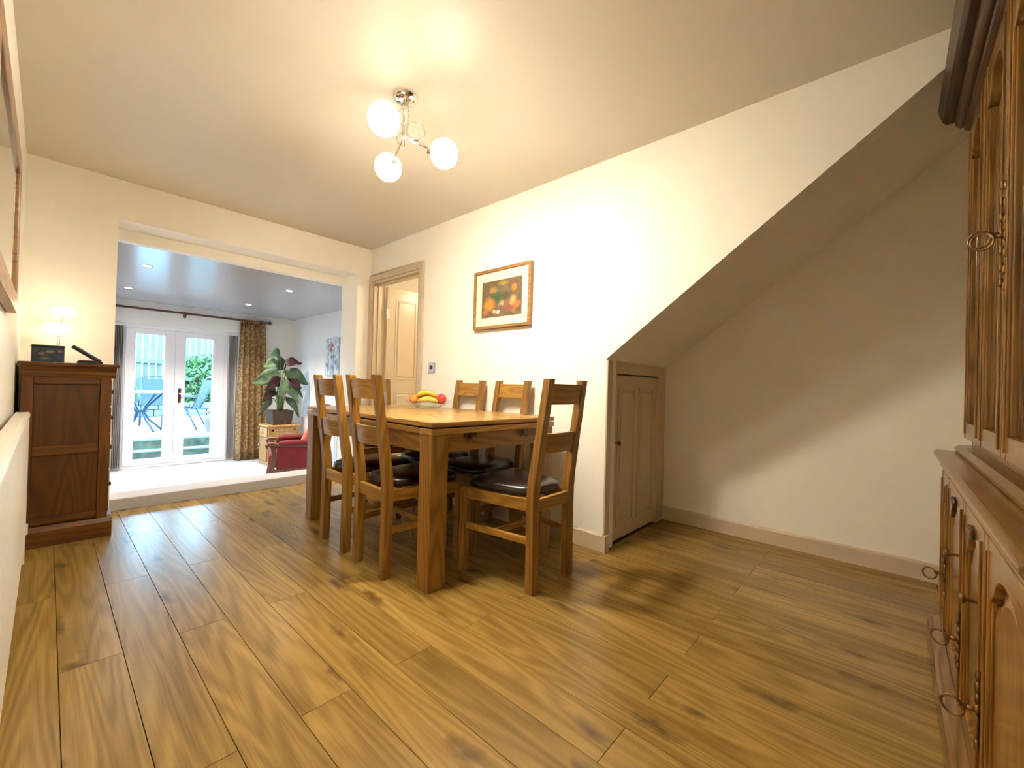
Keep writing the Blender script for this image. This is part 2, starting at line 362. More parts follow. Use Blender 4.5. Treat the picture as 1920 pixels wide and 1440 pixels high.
# =================================================================== LIGHTS OF THE ROOM
# opal globes: emission fades upwards, shaped to keep the ceiling from burning out;
# the bulb nearest the stairs is the strongest of the three
def globe_mat(k):
    M = emis('glowing_opal_glass', WARM, GLOBE*k); nt = M.node_tree
    z = node(nt, 'ShaderNodeSeparateXYZ', {0: node(nt, 'ShaderNodeNewGeometry').outputs['Normal']}).outputs[2]
    st = node(nt, 'ShaderNodeMapRange', {0: z, 1: -1.0, 2: .02, 3: GLOBE*k*2.5, 4: GLOBE*.03}, interpolation_type='SMOOTHSTEP').outputs[0]
    nt.links.new(st, nt.nodes['Principled BSDF'].inputs['Emission Strength'])
    return M
cl = thing('ceiling_light', 'chrome ceiling light with three glowing globes', 'ceiling light', (1.15, 1.80, H))
obj('ceiling_rose', B().lathe([(.0005, -.034), (.03, -.033), (.052, -.024), (.062, -.010), (.062, 0)], n=32), chromeM, cl, smooth='auto')
GL = [((-.185, -.125, -.255), 214), ((.045, .215, -.262), 78), ((.165, -.105, -.25), 327)]
for (g, a), gk in zip(GL, (.52, .52, 1.75)):
    a = R(a); gx, gy, gz = g
    dx, dy = math.cos(a), math.sin(a)
    obj('arm', B().tube([(dx*.018, dy*.018, -.03), (dx*.016, dy*.016, -.12), (dx*.010, dy*.010, -.19), (dx*.03, dy*.03, -.215), (gx*.5, gy*.5, gz+.02), (gx*.78, gy*.78, gz)], .005, 8), chromeM, cl, smooth=True)
    px, py = -dy, dx
    ring = [(dx*(.055+.045*math.cos(t))+px*.02*math.sin(t), dy*(.055+.045*math.cos(t))+py*.02*math.sin(t), -.165+.055*math.sin(t)) for t in [2*PI*i/24 for i in range(24)]]
    obj('loop', B().tube(ring, .0042, 8, True), chromeM, cl, smooth=True)
    u = Vector((gx, gy, 0)).normalized()
    hb = B().tube([Vector(g)-u*.085, Vector(g)-u*.05], [.014, .02], 12)
    obj('lamp_holder', hb, chromeM, cl, smooth='auto')
    obj('globe', B().ball(g, .070, 24, 16), globe_mat(gk), cl, smooth=True)
# hall lamp
ld = bpy.data.lights.new('hall_lamp', 'POINT'); ld.energy = 13; ld.color = (1, .82, .55); ld.shadow_soft_size = .08
lo = bpy.data.objects.new('hall_lamp', ld); C.objects.link(lo); lo.location = (3.3, 2.9, 2.15)
# lounge downlights
spotM = emis('downlight_lens', (1, .93, .82), 60)
names = ['recessed downlight nearest the opening on the left of the lounge ceiling', 'recessed downlight above the left end of the curtain pole',
         'recessed downlight nearest the opening on the right of the lounge ceiling', 'recessed downlight just in front of the curtain top']
for (x, y), nm in zip(((.63, 5.40), (.64, 6.95), (1.93, 5.40), (1.92, 6.90)), names):
    sp = thing('downlight', nm, 'downlight', (x, y, LH), group='lounge downlights')
    obj('bezel', B().lathe([(.032, -.001), (.034, -.006), (.045, -.004), (.047, 0)], n=24, cap=False), chromeM, sp, smooth=True)
    obj('lens', B().lathe([(.031, -.003), (.0005, -.004)], n=20), spotM, sp)
    ld = bpy.data.lights.new('downlight_beam', 'SPOT'); ld.energy = 40; ld.color = (1, .93, .84); ld.spot_size = R(120); ld.spot_blend = .7; ld.shadow_soft_size = .03
    lo = bpy.data.objects.new('downlight_beam', ld); C.objects.link(lo); lo.parent = sp; lo.location = (0, 0, -.02)

# =================================================================== DINING TABLE
TZ = .806
tb = thing('dining_table', 'oak draw-leaf dining table with thick square legs', 'table', (1.704, 2.361, 0), R(-2))
TW, TL = .46, .775
obj('table_top', bx(-TW, TW, -TL+.105, TL-.105, TZ-.024, TZ), oakTopY, tb, .003)
for s in (-1, 1):
    obj('breadboard_end', bx(-TW, TW, min(s*TL, s*(TL-.104)), max(s*TL, s*(TL-.104)), TZ-.024, TZ), oakTopX, tb, .003)
    lf = obj('pull_out_leaf', bx(-TW, TW, min(s*.02, s*(TL-.105)), max(s*.02, s*(TL-.105)), TZ-.060, TZ-.031), oakTopY, tb, .003)
    obj('leaf_end', bx(-TW, TW, min(s*TL, s*(TL-.104)), max(s*TL, s*(TL-.104)), TZ-.060, TZ-.031), oakTopX, lf, .003)
    obj('end_apron', bx(-TW+.10, TW-.10, min(s*(TL-.03), s*(TL-.055)), max(s*(TL-.03), s*(TL-.055)), TZ-.155, TZ-.0605), oakX, tb, .003)
    obj('side_apron', bx(min(s*(TW-.03), s*(TW-.055)), max(s*(TW-.03), s*(TW-.055)), -TL+.10, TL-.10, TZ-.155, TZ-.0605), oakY, tb, .003)
    for x in (-.20, .20):
        y = s*(TL-.0295)
        obj('leaf_runner_slot', bx(x-.045, x+.045, min(y, y+s*.004), max(y, y+s*.004), TZ-.085, TZ-.066), mahogM, tb, .002)
        obj('turn_button', B().box(x-.006, x+.006, min(y, y+s*.016), max(y, y+s*.016), TZ-.10, TZ-.07).box(x-.026, x+.026, min(y+s*.008, y+s*.018), max(y+s*.008, y+s*.018), TZ-.106, TZ-.094), mahogM, tb, .003)
for sx in (-1, 1):
    for sy in (-1, 1):
        x0, x1 = sorted((sx*TW-sx*.006, sx*(TW-.106))); y0, y1 = sorted((sy*(TL-.006), sy*(TL-.106)))
        obj('leg', bx(x0, x1, y0, y1, 0, TZ-.0605), oakZ, tb, .004)

# =================================================================== DINING CHAIRS
def make_chair(label):
    t = thing('dining_chair', label, 'chair', group='ladder back dining chairs around the table')
    def post(s):
        rings = []
        for z, y, w in ((0, -.245, .022), (.30, -.242, .023), (.46, -.242, .024), (.54, -.248, .024), (.75, -.276, .022), (1.028, -.315, .021)):
            dpt = .046 if z < .6 else .040
            xc = s*(.146-.010*max(0, z-.5))
            rings.append([(xc-w, y, z), (xc+w, y, z), (xc+w, y+dpt, z), (xc-w, y+dpt, z)])
        return B().loft(rings)
    for s in (-1, 1):
        obj('back_post', post(s), oakZ, t, .003)
        b = B().loft([[(s*.20-.021, .185, z), (s*.20+.021, .185, z), (s*.20+.021, .227, z), (s*.20-.021, .227, z)] for z in (0, .44)])
        obj('leg', b, oakZ, t, .003)
        # side rail and stretcher, splaying to the wider front
        for nm, z0, z1, w in (('seat_rail', .385, .445, .011), ('stretcher', .225, .258, .010)):
            xb, xf = s*.148, s*.198
            obj(nm, B().loft([[(xb-w, -.20, z0), (xb+w, -.20, z0), (xb+w, -.20, z1), (xb-w, -.20, z1)], [(xf-w, .19, z0), (xf+w, .19, z0), (xf+w, .19, z1), (xf-w, .19, z1)]]), oakY, t, .002)
    obj('seat_rail', bx(-.18, .18, .196, .218, .385, .445), oakX, t, .002)
    obj('seat_rail', bx(-.125, .125, -.235, -.213, .385, .445), oakX, t, .002)
    obj('stretcher', bx(-.170, .170, .0, .02, .226, .256), oakX, t, .002)
    # padded seat
    def ring(k, z):
        pts = []
        for (x, y) in ((-.150, -.195), (-.075, -.20), (.075, -.20), (.150, -.195), (.19, 0), (.222, .20), (.11, .235), (-.11, .235), (-.222, .20), (-.19, 0)):
            pts.append((x*k, .02+(y-.02)*k, z))
        return pts
    obj('seat_pad', B().loft([ring(.97, .446), ring(1.0, .455), ring(1.0, .476), ring(.95, .494), ring(.72, .505), ring(.3, .508)]), leatherM, t, smooth=True, sub=1)
    def rail(z0, z1):
        def yb(z): return -.315+.021+(1.028-z)*.140-.001
        rings = []
        for i in range(9):
            u = -1+2*i/8; x = u*.124; c = .018*(1-u*u); rings.append([(x, yb(z0)-c-.010, z0), (x, yb(z0)-c+.010, z0), (x, yb(z1)-c+.010, z1), (x, yb(z1)-c-.010, z1)])
        return B().loft(rings)
    obj('top_rail', rail(.905, 1.005), oakX, t, .002)
    obj('mid_rail', rail(.668, .765), oakX, t, .002)
    return t
chairs = [((1.727, 1.495), 0, 'oak ladder back chair at the near end of the table, leather seat in full view'),
          ((1.393, 2.03), -92, 'oak ladder back chair on the left side of the table, nearest the thick front leg'),
          ((1.412, 2.488), -92, 'oak ladder back chair on the table\'s left side, in front of the red armchair'),
          ((1.938, 2.022), 88, 'oak ladder back chair by the wall, right of the two below the picture'),
          ((1.946, 2.478), 88, 'oak ladder back chair by the wall, left of the two below the picture'),
          ((2.03, 3.40), 168, 'oak ladder back chair at the far end of the table before the doorway')]
ch0 = make_chair(chairs[0][2]); ch0.location = (*chairs[0][0], 0)
for (p, a, lb) in chairs[1:]: dup(ch0, (*p, 0), R(a), lb)

# =================================================================== FRUIT BOWL
BX, BY = 1.93, 2.60
bw = tag(obj('fruit_bowl', B().lathe([(.001, .003), (.045, .003), (.05, .010), (.080, .014), (.132, .038), (.170, .066), (.174, .064), (.136, .033), (.084, .008), (.052, .004), (.045, 0), (.001, 0)], n=32), bowlM, smooth=True, loc=(BX, BY, TZ)), 'shallow clear glass fruit bowl on the dining table', 'bowl')
banM = plain('banana_skin', (.62, .42, .045), .45, var=.15, vscale=14)
banTipM = plain('banana_tip', (.08, .05, .01), .6)
Rr = Vector((.667, -.745, 0)); Fw = Vector((.745, .667, 0))
def banana(c, L, rise, rad, label, fwd):
    t = thing('banana', label, 'fruit', (BX, BY, TZ), group='bananas in the bowl')
    path = []; rr = []
    for i in range(13):
        u = -1+2*i/12
        p = Vector(c)+Rr*(u*L)+Fw*(fwd*(1-u*u))+Vector((0, 0, rise*(1-u*u)))
        path.append(p); rr.append(rad*(max(.0, 1-abs(u)**5)*.72+.28))
    rr[0] *= .6; rr[-1] *= .75
    obj('skin', B().tube(path, rr, 8), banM, t, smooth=True)
    obj('stalk', B().tube([path[0], path[0]-Rr*.016-Vector((0, 0, .004))], [.006, .005], 6), banTipM, t)
banana((-.012, -.02, .048), .080, .022, .021, 'lower yellow banana lying at the front of the glass bowl', -.02)
banana((-.0, .015, .088), .078, .030, .021, 'upper yellow banana lying on top of the fruit', -.005)
banana((.0, .055, .060), .075, .02, .020, 'yellow banana half hidden behind the other two', .01)
def fruit(nm, x, r, z, f, mt, label):
    p = Vector((BX, BY, TZ))+Rr*x+Fw*f+Vector((0, 0, z))
    t = thing(nm, label, 'fruit', p)
    obj('skin', B().lathe([(.002, r*.84), (r*.25, r*.93), (r*.6, r*.82), (r*.92, r*.4), (r, 0), (r*.9, -r*.42), (r*.6, -r*.78), (r*.25, -r*.92), (.002, -r*.86)], n=20), mt, t, smooth=True)
    obj('stalk', B().tube([(0, 0, r*.82), (.003, 0, r*1.08)], .0022, 5), banTipM, t)
fruit('apple', .102, .040, .072, -.005, plain('red_apple_skin', (.55, .04, .03), .3, var=.3, vscale=18), 'red apple at the right side of the glass bowl')
fruit('orange', -.108, .036, .070, .0, plain('orange_peel', (.72, .24, .03), .45, var=.08, bmp=.2, bscale=200), 'orange at the left side of the glass bowl')
fruit('orange', .015, .036, .074, .102, plain('pale_orange_peel', (.74, .30, .06), .45, var=.08, bmp=.2, bscale=200), 'orange behind the bananas in the glass bowl')

# =================================================================== FRAMED PICTURE AND WALL PLATE
pf = thing('framed_picture', 'framed still life with pumpkins in cream mount on the right wall', 'picture', (XW, 2.185, 1.425))
PH, PWD = .452, .292
obj('frame', B().box(-.034, -.002, -PWD, -PWD+.022, 0, PH).box(-.034, -.002, PWD-.022, PWD, 0, PH).box(-.034, -.002, -PWD+.022, PWD-.022, 0, .022).box(-.034, -.002, -PWD+.022, PWD-.022, PH-.022, PH), picFrameM, pf, .002)
obj('mount', bx(-.022, -.002, -PWD+.022, PWD-.022, .022, PH-.022), plain('cream_mount', (.78, .70, .52), .6, var=.01), pf)
# picture u runs right to left on the wall, so mirror positions (1-u)
blobs = [(.45, .60, .27, .36, (.10, .085, .06)), (.55, .66, .18, .20, (.17, .12, .07)), (.42, .56, .13, .15, (.05, .10, .05)), (.60, .55, .10, .12, (.07, .07, .04)), (.30, .75, .09, .09, (.42, .22, .05)), (.55, .90, .13, .06, (.34, .24, .05)), (.82, .73, .06, .10, (.45, .20, .04)),
         (.20, .36, .13, .17, (.60, .24, .03)), (.62, .34, .16, .10, (.25, .12, .08)), (.45, .30, .07, .08, (.20, .13, .07)), (.80, .33, .07, .20, (.48, .33, .14)), (.88, .28, .09, .10, (.50, .14, .04)), (.76, .20, .10, .06, (.30, .07, .05)), (.60, .18, .10, .06, (.20, .08, .08)), (.10, .16, .06, .08, (.55, .14, .06)), (.34, .15, .05, .055, (.62, .48, .34)), (.44, .13, .05, .055, (.70, .60, .45)), (.52, .36, .05, .07, (.40, .33, .15))]
artM = picture('still_life_print', [(.3, (.10, .070, .035)), (.5, (.14, .095, .045)), (.75, (.19, .125, .055))], [(1-u, v, a*1.25, bb*1.25, c) for (u, v, a, bb, c) in blobs], (1, 2), .5, 10)
obj('print', bx(-.0235, -.022, -.205, .205, .085, .362), artM, pf)
wp = thing('heating_control', 'chrome wall control plate with dark screen beside the doorway', 'wall control', (XW, 3.03, 1.135))
obj('plate', bx(-.010, -.001, -.045, .045, -.045, .045), plain('brushed_steel', (.55, .56, .58), .3, .8), wp, .003)
obj('surround', bx(-.013, -.010, -.030, .030, -.028, .030), plain('white_plastic', (.75, .75, .75), .4), wp, .002)
obj('screen', bx(-.0145, -.013, -.021, .021, -.014, .022), blackM, wp)

# =================================================================== TALL CABINET ON THE LEFT
cb = thing('cabinet', 'dark oak cabinet with panelled end below the glowing lamp', 'cabinet', (0, 3.59, 0))
X0, X1, D = -.098, .268, .52
obj('body', B().box(X0+.012, X1-.012, .012, D, .10, .985), darkZ, cb)
for nm, q in (('stile', (X0, X0+.048)), ('stile', (X1-.048, X1))):
    obj(nm, bx(q[0], q[1], 0, .020, .10, .985), darkZ, cb, .003)
for z0, z1 in ((.125, .165), (.518, .572), (.93, .985)):
    obj('rail', bx(X0+.048, X1-.048, .002, .020, z0, z1), darkX, cb, .003)
for z0, z1 in ((.165, .518), (.572, .93)):
    obj('panel', bx(X0+.048, X1-.048, .009, .018, z0, z1), darkZ, cb, .002)
obj('plinth', B().prism([(-.014, 0), (-.014, .09), (0, .115), (.02, .125), (D, .125), (D, 0)], X0-.006, X1+.022, 'x'), darkX, cb, .004)
obj('cornice', B().prism([(0, .97), (-.006, .99), (-.006, 1.005), (-.022, 1.035), (D, 1.035), (D, .97)], X0-.006, X1+.022, 'x'), darkX, cb, .003)
obj('top', bx(X0-.014, X1+.036, -.030, D, 1.035, 1.056), darkX, cb, .005)
for k, (z0, z1) in enumerate(((.14, .40), (.41, .62), (.63, .79), (.80, .96))):
    dr = obj('drawer', bx(X1-.012, X1+.006, .035, D-.02, z0, z1), darkX, cb, .003)
    obj('knob', B().lathe([(.007, 0), (.007, .012), (.015, .02), (.012, .028), (.001, .03)], (X1+.006, .27, (z0+z1)/2), 12, True, 'x'), darkX, dr, smooth=True)
# two-shade lamp
tlM = emis('glowing_lamp_shade', (1, .84, .60), 2.6)
tl = thing('table_lamp', 'lamp with two glowing oval shades on the dark cabinet', 'lamp', (.05, 3.93, 1.056))
obj('base', B().lathe([(.001, .010), (.05, .008), (.055, 0), (.001, 0)], n=24), chromeM, tl, smooth='auto')
obj('stem', B().tube([(-.012, 0, .008), (-.010, 0, .10), (-.004, 0, .17), (.006, 0, .26), (.006, 0, .33)], .004, 8).lathe([(.009, .08), (.011, .14), (.007, .15)], (-.009, 0, 0), 10), chromeM, tl, smooth='auto')
def oval(c, rx, rz): return B().lathe([(.001, rz)]+[(rx*math.sin(PI*i/12), rz*math.cos(PI*i/12)) for i in range(1, 12)]+[(.001, -rz)], c, 24)
obj('shade', oval((-.020, -.01, .218), .062, .036), tlM, tl, smooth=True)
obj('shade', oval((.012, .01, .335), .060, .030), tlM, tl, smooth=True)
# decorated tin, phone
tinM = picture('painted_tin_sides', [(.35, (.010, .018, .024)), (.6, (.02, .035, .05)), (.8, (.05, .07, .05))], [(.3, .55, .12, .14, (.22, .10, .10)), (.55, .7, .16, .12, (.20, .16, .07)), (.4, .25, .18, .12, (.10, .10, .07)), (.82, .4, .12, .2, (.03, .04, .16)), (.86, .75, .10, .1, (.22, .12, .07)), (.15, .75, .1, .1, (.05, .07, .04))], (0, 2), .35, 12)
tn = thing('storage_tin', 'dark floral tin box in front of the glowing lamp', 'tin', (.0, 3.72, 1.056), R(2))
obj('body', bx(-.066, .066, -.045, .045, 0, .090), tinM, tn, .006)
obj('lid', bx(-.068, .068, -.047, .047, .088, .102), plain('tin_lid', (.012, .02, .022), .3, var=.3), tn, .005)
ph = thing('cordless_phone', 'black cordless phone lying in its cradle on the dark cabinet', 'telephone', (.178, 3.74, 1.056))
obj('cradle', B().loft([[(-.058+e, -.04+e, z), (.058-e, -.04+e, z), (.058-e, .04-e, z), (-.058+e, .04-e, z)] for z, e in ((0, .002), (.010, 0), (.022, .008))]), blackM, ph, .004)
hs = B().box(-.078, .078, -.022, .022, -.011, .011); hs.xf(Matrix.Translation((-.016, 0, .062)) @ Matrix.Rotation(R(36), 4, 'Y'))
ho = obj('handset', hs, blackM, ph, .006)
sc = B().box(-.055, -.022, -.016, .016, .0112, .0122); sc.xf(Matrix.Translation((-.016, 0, .062)) @ Matrix.Rotation(R(36), 4, 'Y'))
obj('screen', sc, plain('phone_screen', (.05, .06, .065), .15), ho)

# =================================================================== RADIATOR ON THE LEFT WALL
rd = thing('radiator', 'long cream radiator on the left wall below the mirror', 'radiator', (XL, 2.2, .15))
RY = 1.0; RT = .645
b = B(); pts = []
n = 58
for i in range(n):
    y = -RY+.02+(2*RY-.04)*i/n; s = (2*RY-.04)/n
    pts += [(.064, y), (.064, y+s*.62), (.0615, y+s*.74), (.0615, y+s*.88)]
pts += [(.064, RY-.02), (.052, RY-.02), (.052, -RY+.02)]
b.prism(pts, .0, RT-.02, 'z')
obj('front_panel', b, radM, rd)
obj('back_panel', bx(.030, .040, -RY+.02, RY-.02, .0, RT-.02), radM, rd)
obj('side_cover', bx(.020, .066, RY-.018, RY, 0, RT), radM, rd, .004)
obj('side_cover', bx(.020, .066, -RY, -RY+.018, 0, RT), radM, rd, .004)
obj('top_cover', B().prism([(.020, RT-.004), (.020, RT), (.056, RT), (.068, RT-.010), (.068, RT-.022), (.064, RT-.022)], -RY, RY, 'y'), radM, rd, .002)
for y in (-.7, .7): obj('bracket', bx(.001, .03, y-.02, y+.02, .1, RT-.08), radM, rd)
obj('valve', B().lathe([(.010, -.15), (.010, -.01), (.018, .0), (.018, .05)], (.055, RY+.022, .03), 12).box(.045, .065, RY-.02, RY+.02, .03, .05), radM, rd)

# =================================================================== MIRROR ON THE LEFT WALL
mr = thing('wall_mirror', 'large wood framed mirror on the left wall above the radiator', 'mirror', (XL, 2.105, 1.235))
MY, MZ, fwid = .605, .635, .075
for nm, q in (('frame_rail', (-MY, MY, 0, fwid)), ('frame_rail', (-MY, MY, MZ-fwid, MZ)), ('frame_stile', (-MY, -MY+fwid, fwid, MZ-fwid)), ('frame_stile', (MY-fwid, MY, fwid, MZ-fwid))):
    obj(nm, bx(.001, .030, *q), frameM, mr, .003)
obj('mirror_glass', bx(.001, .022, -MY+fwid-.004, MY-fwid+.004, fwid-.004, MZ-fwid+.004), mirrorM, mr)

# =================================================================== OAK DRESSER ON THE RIGHT
DL = Vector((1.68, -.39, 0))
ds = thing('display_dresser', 'tall oak dresser with arched doors and brass ring pulls', 'dresser', DL)
def dobj(name, b, mt, parent=ds, **k):
    return obj(name, b.xf(Matrix.Translation(-DL)), mt, parent, **k)
XF, XN, YB = 2.455, .90, -.63
dobj('base_carcass', bx(XN, XF, YB, -.168, .09, .715), hutZ, bevel=.003)
dobj('plinth', B().prism([(YB, 0), (-.116, 0), (-.116, .075), (-.128, .088), (-.150, .098), (YB, .098)], XN-.01, XF+.012, 'x'), hutX, bevel=.003)
dobj('waist_moulding', B().prism([(YB, .705), (-.150, .705), (-.144, .718), (-.150, .728), (-.138, .742), (YB, .742)], XN-.01, XF+.014, 'x'), hutX, bevel=.003)
dobj('counter', B().prism([(YB, .742), (-.146, .742), (-.128, .752), (-.126, .764), (-.134, .774), (YB, .776)], XN-.03, XF+.03, 'x'), hutX, bevel=.003)
dobj('ledge_moulding', B().prism([(YB, .776), (-.186, .776), (-.184, .790), (-.198, .802), (YB, .802)], XN+.01, XF+.008, 'x'), hutX, bevel=.003)
UF, UN = 2.45, .93
up = B().box(UF-.02, UF, YB, -.232, .802, 2.07).box(UN, UN+.02, YB, -.232, .802, 2.07).box(UN, UF, YB, YB+.012, .802, 2.07).box(UN, UF, YB, -.232, .802, .83).box(UN, UF, YB, -.232, 2.05, 2.07)
dobj('upper_carcass', up, hutZ, bevel=.002)
dobj('partition', bx(1.65, 1.67, YB, -.24, .83, 2.05), hutZ)
for z in (1.20, 1.60): dobj('shelf', bx(UN+.02, UF-.02, YB+.012, -.26, z, z+.018), hutX, bevel=.002)
for i, (dx, y0, z0, z1) in enumerate(((.012, -.196, 2.058, 2.088), (.030, -.172, 2.088, 2.132), (.062, -.136, 2.132, 2.20))):
    dobj('cornice_moulding', B().prism([(YB, z0), (y0-.012, z0), (y0, z0+.012), (y0+(.004 if i < 2 else .016), z1-.004), (YB, z1)], UN-dx, UF+dx, 'x'), hutDark, bevel=.004)

def arch(u, rise):
    a = abs(u)
    if a > .86: return 0
    if a > .60: return rise*.35*(1-math.cos(PI*(.86-a)/.26))/2*1.0
    return rise*(.35+.65*math.sqrt(max(0, 1-(a/.60)**2)))
def arch_rail(x0, x1, zs, rise, z1, y0, y1, n=28):
    pts = [(x1, z1), (x0, z1)]
    for i in range(n+1):
        u = -1+2*i/n; pts.append((x0+(x1-x0)*i/n, zs+arch(u, rise)))
    return B().prism(pts, y0, y1, 'y')
def door(name, x0, x1, z0, z1, yf, sw, br, zs, rise, glassy):
    x0 += .002; x1 -= .002
    y0, y1 = yf-.022, yf
    d = dobj(name, B().box(x0, x0+sw, y0, y1, z0, z1).box(x1-sw, x1, y0, y1, z0, z1).box(x0+sw-.001, x1-sw+.001, y0+.001, y1-.001, z0, z0+br), hutZ, bevel=.004)
    dobj('arched_top_rail', arch_rail(x0+sw, x1-sw, zs, rise, z1, y0+.001, y1-.001), hutX, d, bevel=.003)
    # inner beads along the stiles
    for xx, s in ((x0+sw, 1), (x1-sw, -1)):
        a, c = sorted((xx, xx+s*.009)); dobj('bead', bx(a, c, y0+.004, y1-.006, z0+br, zs+.01), hutZ, d, bevel=.003)
        a, c = sorted((xx-s*.014, xx-s*.006)); dobj('bead', bx(a, c, y1-.001, y1+.004, z0+.02, z1-.03), hutZ, d, bevel=.003)
    if glassy:
        dobj('glass_pane', bx(x0+sw-.005, x1-sw+.005, y0+.004, y0+.008, z0+br-.005, zs+rise+.005), cabGlassM, d)
    else:
        pan = arch_panel(x0+sw+.006, x1-sw-.006, z0+br+.006, zs-.004, rise, y0+.004, y1-.008)
        dobj('raised_panel', pan, hutZ, d, bevel=.003)
    return d
def arch_panel(x0, x1, z0, zs, rise, y0, y1, n=28):
    def ring(e, y):
        pts = [(x0+e, y, z0+e), (x1-e, y, z0+e)]
        for i in range(n+1):
            u = 1-2*i/n; pts.append((x0+e+(x1-x0-2*e)*(1-i/n), y, zs+arch(u, rise)-e))
        return pts
    return B().loft([ring(0, y0), ring(0, y0+.004), ring(.030, y1)])
def ring_pull(x, z, y, parent, tall=.10, rad=.020):
    # beaded back plate, stem and hanging ring standing out from the door
    b = B()
    for i in range(7):
        zz = z-tall+2*tall*i/6; b.ball((x, y+.003, zz), (.0075 if i % 2 else .010, .005, .013), 8, 6)
    p = dobj('back_plate', b, brassM, parent, smooth=True)
    dobj('stem', B().tube([(x, y, z), (x, y+.022, z)], [.006, .005], 8).ball((x, y+.023, z), .007, 8, 6), brassM, p, smooth=True)
    rg = [(x+rad*.35*math.cos(t), y+.026+rad*math.cos(t)*.9+rad*.75, z-rad*.35+rad*math.sin(t)) for t in [2*PI*i/20 for i in range(20)]]
    dobj('ring', B().tube(rg, .0028, 6, True), brassM, p, smooth=True)
for (a, c) in ((2.06, 2.446), (1.66, 2.06), (1.27, 1.66), (.935, 1.27)):
    d = door('glazed_door', a, c, .832, 2.056, -.208, .052, .062, 1.915, .085, True)
    if abs(a-1.66) < .01: ring_pull(1.688, 1.425, -.208, d, .13, .022)
    if abs(c-1.66) < .01: ring_pull(1.632, 1.405, -.208, d, .13, .022)
for k, (a, c) in enumerate(((2.186, 2.452), (1.732, 2.186), (1.366, 1.732), (.905, 1.366))):
    d = door('cupboard_door', a, c, .105, .700, -.150, .045, .055, .575, .075, False)
    if k in (1, 2):
        xm = (a+c)/2
        b = B()
        for q in (-1, 0, 1): b.ball((xm+q*.024, -.147, .655), (.017, .006, .014), 10, 6)
        dobj('carved_rosette', b, hutDark, d, smooth=True)
        dobj('knob', B().tube([(xm, -.160, .487), (xm, -.140, .487)], .005, 8).lathe([(.012, -.140), (.014, -.134), (.010, -.129), (.001, -.128)], (xm, 0, .487), 12, True, 'y'), brassM, d, smooth='auto')
    if k < 3: ring_pull((2.212, 1.758, 1.392)[k], (.345, .30, .30)[k], -.150, d, .075, .020)

# =================================================================== LOUNGE: FRENCH DOORS
YD = 8.12
fd = struct('door_3', B().box(RX0, .735, YD-.03, YD+.06, LZ, RZ).box(1.935, RX1, YD-.03, YD+.06, LZ, RZ).box(.735, 1.935, YD-.03, YD+.06, 1.69, RZ).box(.735, 1.935, YD-.03, YD+.06, LZ, LZ+.045), upvcM, 'white French doors opening from the lounge to the garden', 'door', .004)
for (a, c, p0, p1) in ((.737, 1.298, .836, 1.185), (1.302, 1.933, 1.416, 1.782)):
    lf = obj('door_leaf', B().box(a, p0, YD-.04, YD+.03, LZ+.047, 1.688).box(p1, c, YD-.04, YD+.03, LZ+.047, 1.688).box(p0, p1, YD-.04, YD+.03, LZ+.047, -.222).box(p0, p1, YD-.04, YD+.03, 1.622, 1.688), upvcM, fd, .006)
    obj('glass_pane', bx(p0-.005, p1+.005, YD-.004, YD+.004, -.227, 1.627), glassM, lf)
    obj('glazing_bead', B().box(p0, p0+.012, YD-.03, YD-.005, -.222, 1.622).box(p1-.012, p1, YD-.03, YD-.005, -.222, 1.622).box(p0, p1, YD-.03, YD-.005, -.222, -.210).box(p0, p1, YD-.03, YD-.005, 1.610, 1.622), upvcM, lf, .002)
    if a > 1:
        hp = obj('handle_plate', bx(1.345, 1.380, YD-.052, YD-.040, .61, .83), plain('bronze_handle_plate', (.09, .045, .025), .35, .6), lf, .004)
        obj('handle', B().tube([(1.362, YD-.05, .745), (1.362, YD-.085, .745), (1.375, YD-.09, .745), (1.50, YD-.09, .735)], .010, 8), upvcM, hp, smooth='auto')
# portal lets the sky in through the glazing
pl = bpy.data.lights.new('sky_portal', 'AREA'); pl.shape = 'RECTANGLE'; pl.size = 1.2; pl.size_y = 2.0; pl.cycles.is_portal = True
po = bpy.data.objects.new('sky_portal', pl); C.objects.link(po); po.location = (1.32, YD+.10, .7); po.rotation_euler = (R(-90), 0, 0)
# vertical blinds drawn to both sides
blindM = plain('taupe_blind_fabric', (.36, .32, .29), .8, var=.08)
for (xa, lb, xs) in ((.665, 'taupe vertical blind stacked at the left of the French doors', (.625, .642, .66, .678, .696, .714)), (2.03, 'taupe vertical blind stacked at the right of the French doors', (1.985, 2.003, 2.021, 2.039, 2.057, 2.075))):
    bl = thing('vertical_blind', lb, 'blind', (xa, LY+.045, LZ), group='vertical blinds')
    obj('headrail', bx(-.065+.0, .065, -.02, .02, RZ-LZ-.045, RZ-LZ-.004), upvcM, bl, .003)
    for x in xs:
        v = B().box(-.0015, .0015, -.038, .038, .03, RZ-LZ-.045); v.xf(Matrix.Translation((x-xa, 0, 0)) @ Matrix.Rotation(R(-12), 4, 'Z'))
        obj('vane', v, blindM, bl)
